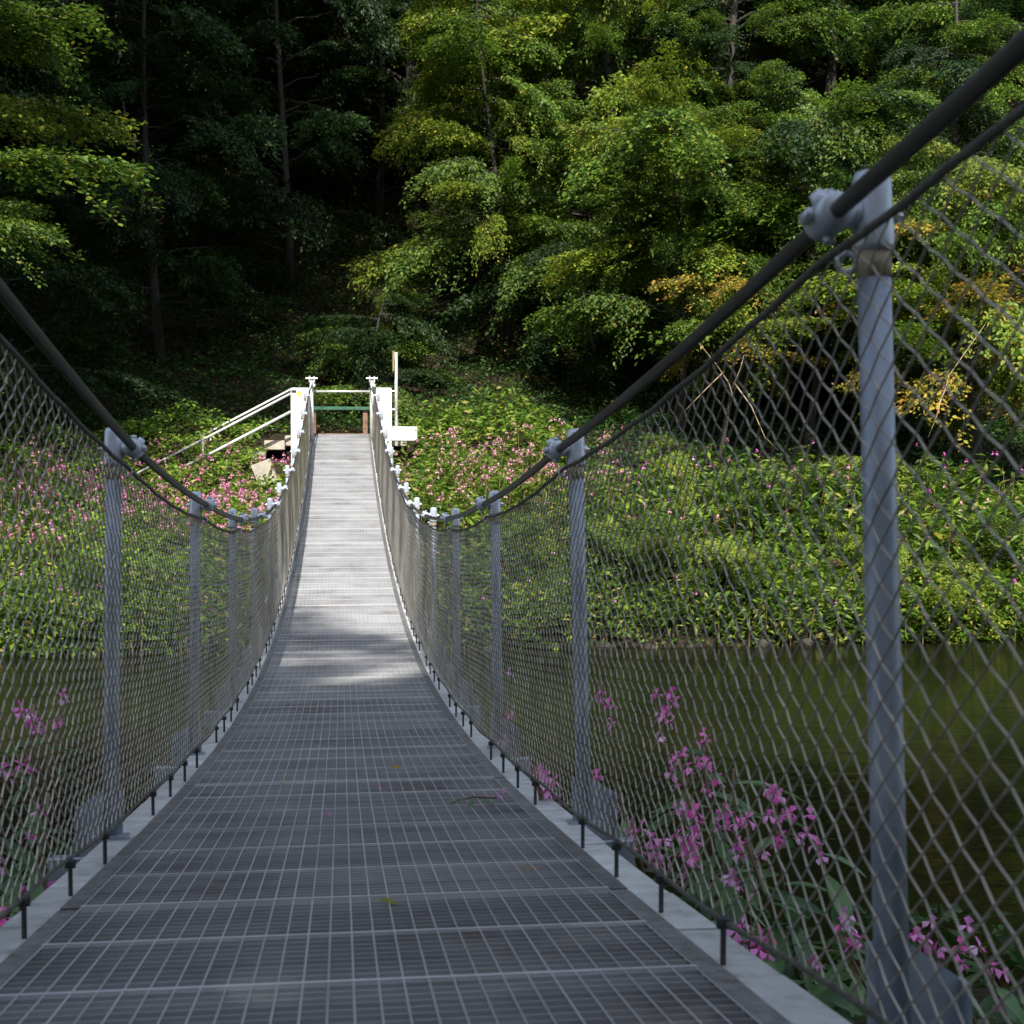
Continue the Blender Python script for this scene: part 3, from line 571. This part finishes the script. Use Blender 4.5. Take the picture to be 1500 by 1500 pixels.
def thicket(name, pts, label, petal, hs=(.7, 1.3), nf=(0, 6), lf=.14, seed=0, leafm=LEAF_H, nl=34):
    g = np.random.default_rng(seed); mb = MB()
    for (x, y) in pts: plant_geo(mb, (x, y, max(float(gh(x, y)), WATER_Z) - .05), g.uniform(*hs), g, int(g.integers(*nf)), petal, lf, nl=nl)
    o = mb.build(name, [leafm, STEM, petal], kind='stuff'); o['label'] = label; o['category'] = 'plants'
g = np.random.default_rng(99)
def pts(n, x0, x1, y0, y1, f=None):
    out = []
    while len(out) < n:
        x, y = g.uniform(x0, x1), g.uniform(y0, y1)
        if off_deck(np.array(x), np.array(y)) and (f is None or f(x, y)): out.append((x, y))
    return out
thicket('balsam_thicket', pts(150, .95, 4.6, 21.0, 24.9, lambda x, y: not (x < 1.5 and y > 24.2)), 'pink flowering balsam massed right of the right pillar below the ivy', PETAL2, (.7, 1.15), (0, 7), .15, 1)
thicket('balsam_thicket', pts(170, -5.5, -.8, 20.5, 25.3), 'pink flowering balsam massed left of the deck below the steps', PETAL3, (.42, .75), (2, 9), .12, 2)
thicket('balsam_thicket', pts(90, -9.5, -4.4, 19.6, 24.5), 'balsam with faded pink flowers at the left edge behind the wire fence', PETAL2, (.8, 1.4), (0, 5), .14, 3)
thicket('willowherb_thicket', pts(300, 3.6, 15, 19.4, 23.0, lambda x, y: math.sin(x * 1.7 + y) + math.sin(x * .8 - 1.3 * y) > -.7), 'tall narrow-leaved bright green plants along the right bank', PETAL, (.6, 1.5), (0, 2), .24, 4, nl=42)
thicket('bank_overhang', pts(330, -9.5, 14, 18.3, 19.5, lambda x, y: abs(x) > .9), 'leafy plants hanging over the far waterline', PETAL, (.5, .9), (0, 2), .17, 5)

thicket('nettle_clumps', pts(130, 3.8, 15, 19.3, 22.8, lambda x, y: math.sin(x * 1.9 + 2) * math.sin(y * 2.2) > .1), 'broad-leaved darker green clumps among the tall plants of the right bank', PETAL2, (.7, 1.2), (0, 2), .27, 6, LEAF_M, nl=46)
# near balsams, each a plant of its own
def lm(i):
    g2 = np.random.default_rng(500 + i); mb = MB(); n = 6; ts = np.linspace(0, 1, n); w = .5 * .30 * np.sin(math.pi * np.clip(ts, .03, .97)) ** .8
    c = g2.uniform(.2, .6); V = []; 
    for k in range(n):
        z = -c * ts[k] ** 2 * .5
        V += [(ts[k], -w[k], z + w[k] * .3), (ts[k], 0, z), (ts[k], w[k], z + w[k] * .3)]
    fs = [(k * 3 + j, k * 3 + j + 1, k * 3 + j + 4, k * 3 + j + 3) for k in range(n - 1) for j in range(2)]
    mb.add(V, fs, 0, g2.random()); return mb.mesh('leaf', [LEAF_B], True)
LM = [lm(i) for i in range(5)]
FM = []
for i in range(5):
    mb = MB(); g2 = np.random.default_rng(800 + i); flower_geo(mb, (0, 0, 0), 1.0, g2, 0, 0.0); flower_geo(mb, (.1, .5, -.35), .8, g2, 0, 1.5) if i % 2 else None
    FM.append(mb.mesh('flower', [PETAL]))
def balsam(tip, foot, label, nf, nl=22, lf=.17, fs=.048):
    tip, foot = Vector(tip), Vector(foot)
    t = thing('balsam_plant', label, 'flower', foot, group='balsams growing on the near bank')
    d = tip - foot; P = [d * u + Vector((.04 * math.sin(u * 5), .03 * math.cos(u * 4), .05 * math.sin(u * 3.1))) for u in np.linspace(0, 1, 7)]
    b = MB(); b.tube([tuple(p) for p in P], np.linspace(.011, .004, 7), 7); b.build('stem', STEM, t, smooth=True)
    def along(u): i = min(int(u * 6), 5); return P[i].lerp(P[i + 1], u * 6 - i)
    for i in range(nl):
        u = .35 + .62 * (i + random.random()) / nl; o = link('leaf', random.choice(LM), t); o.location = along(u)
        s_ = lf * random.uniform(.6, 1.15); o.scale = (s_, s_, s_); o.rotation_euler = (random.uniform(-.3, .3), random.uniform(-.1, .6), random.uniform(0, 6.28))
    for i in range(nf):
        o = link('flower', random.choice(FM), t); a = random.uniform(0, 6.28); rr = random.uniform(.0, .075)
        pos = along(random.uniform(.86, 1.0)) + Vector((math.cos(a) * rr, math.sin(a) * rr, random.uniform(-.06, .08))); o.location = pos
        s_ = fs * random.uniform(.75, 1.15); o.scale = (s_, s_, s_); o.rotation_euler = (random.uniform(-.4, .4), random.uniform(-.4, .4), random.uniform(0, 6.28))
        b = MB(); q = along(.9); b.tube([tuple(q), tuple((q + pos) / 2 + Vector((0, 0, .02))), tuple(pos)], .0015, 4, cap=False); b.build('flower_stalk', STEM, t)
def nb(px, py, Yd, label, nf, **k):
    tip = at(px, py, Yd); gx = tip.x + random.uniform(.05, .3) * (1 if tip.x > 0 else -1); gy = Yd + random.uniform(-.3, .3)
    balsam(tip, (gx, gy, min(float(gh(gx, gy)), tip.z - .6)), label, nf, **k)
nb(752, 1003, 5.6, 'single pink bloom behind the right fence, just right of the third post', 4, nl=4)
nb(970, 1008, 4.6, 'pale violet balsam bloom standing highest over the dark water, right of the second post', 6, nl=7, lf=.12)
nb(893, 985, 4.8, 'small crimson balsam bloom left of the violet one over the dark water', 4, nl=5, lf=.11)
nb(800, 1128, 4.2, 'pink balsam pushed against the fence between the second and third right posts', 9, nl=10)
nb(1010, 1110, 4.2, 'tall magenta balsam with many blooms in the middle of the clump beyond the right fence', 12, nl=14)
nb(1045, 1090, 4.4, 'balsam with lilac blooms and long leaves reaching right over the water', 6, nl=16)
nb(1015, 1205, 3.8, 'deep magenta balsam low in the clump right of the second post', 12, nl=22)
nb(940, 1200, 3.8, 'leafy balsam with lilac blooms at the foot of the second right post', 7, nl=26)
nb(880, 1150, 4.1, 'faded balsam head touching the second right post', 5, nl=12)
nb(1110, 1225, 3.6, 'pink balsam at the lower edge between the second and the closest right post', 8, nl=18)
nb(1150, 1180, 3.7, 'magenta balsam just left of the closest right post', 9, nl=16)
nb(1215, 1225, 3.6, 'small pink balsam touching the closest right post low down', 4, nl=10)
nb(1090, 1125, 4.0, 'leafy shoot without many blooms rising right of the magenta clump', 1, nl=14, lf=.2)
nb(70, 1030, 4.6, 'magenta balsam bloom behind the left fence, highest of the left ones', 7, nl=8)
nb(108, 1045, 4.7, 'small pink balsam bloom beside the left post', 3, nl=6)
nb(95, 1160, 4.0, 'single magenta balsam bloom low behind the left fence', 2, nl=16)
nb(12, 1070, 4.2, 'pink balsam at the very left edge behind the wire', 4, nl=12)
nb(30, 1190, 3.8, 'leafy pale green balsam in the lower left corner behind the wire', 2, nl=26)
nb(85, 1240, 3.6, 'bushy balsam below the left post at the bottom', 2, nl=24)
for i, (px, py, Yd) in enumerate([(1000, 1330, 3.4), (1120, 1360, 3.2), (1240, 1350, 3.2), (1380, 1380, 3.2), (940, 1330, 3.7), (1450, 1400, 3.3), (30, 1330, 3.4)]):
    nb(px, py, Yd, ['bushy balsam beneath the magenta clump, under the right fence', 'balsam filling the gap below the pink lower-edge blooms', 'balsam right beneath the closest post', 'balsam at the lower right beyond the closest post',
                    'leafy balsam under the second right post', 'balsam close to the right picture edge above the water', 'leafy balsam at the bottom left corner under the fence'][i], 5, nl=26)

# ------------------------------------------------------------------ fallen bits on the deck
fl = link('fallen_leaf', LM[1].copy(), None, label='small dry reddish leaf lying on the grating in the middle of the deck', category='leaf'); fl.data.materials[0] = LEAF_Y
q = on(.16, 5.0, .006); fl.location = q; fl.scale = (.04, .07, .05); fl.rotation_euler = (.3, -.3, .4)
for i, (x, y, lb) in enumerate([(-.22, 4.7, 'curled brown leaf lying left of the middle of the grating'), (.30, 6.3, 'small yellow leaf lying on the right half of the deck, beyond the dry red one'), (-.38, 3.3, 'brown leaf lying near the left edge of the closest grating'),
                              (.05, 2.6, 'tiny yellowed leaf in the middle of the closest grating'), (-.30, 7.6, 'yellow leaf lying on the left half of the deck halfway along'), (.40, 2.9, 'narrow brown leaf near the right edge of the closest grating')]):
    o = link('fallen_leaf', (LM[i % 5]).copy(), None, label=lb, category='leaf'); o.data.materials[0] = LEAF_Y if i % 2 else TWIG
    o.location = on(x, y, .005); o.scale = (.03 + .004 * i, .05, .04); o.rotation_euler = (.15, -.1, i * 1.9)
sp_ = thing('fallen_sprig', 'torn green balsam sprig with a pink bloom lying on the right edge of the grating', 'sprig', on(.36, 4.05, .008))
b = MB(); b.tube([(-.06, 0, .0), (0, .01, .012), (.07, .02, .004)], .003, 5); b.build('stem', STEM, sp_)
for i in range(4):
    o = link('leaf', LM[i], sp_); o.location = (-.05 + .025 * i, 0, .006); o.scale = (.05, .05, .03); o.rotation_euler = (.1, .1, 2.2 + i * 1.1)
o = link('flower', FM[0], sp_); o.location = (.075, .02, .012); o.scale = (.03,) * 3
for i, (x, y) in enumerate([(.1, 4.5), (-.05, 3.9), (.48, 4.3)]):
    o = link('fallen_petal', FM[(i * 2) % 5], None, label=['tiny pale petal scrap right of the dry leaf on the grating', 'tiny petal scrap near the middle of the closest grating', 'pink petal lying on the pale edge plate by a pin'][i], category='petal'); o.location = on(x, y, .006); o.scale = (.014,) * 3; o.rotation_euler = (1.2, .3, i)
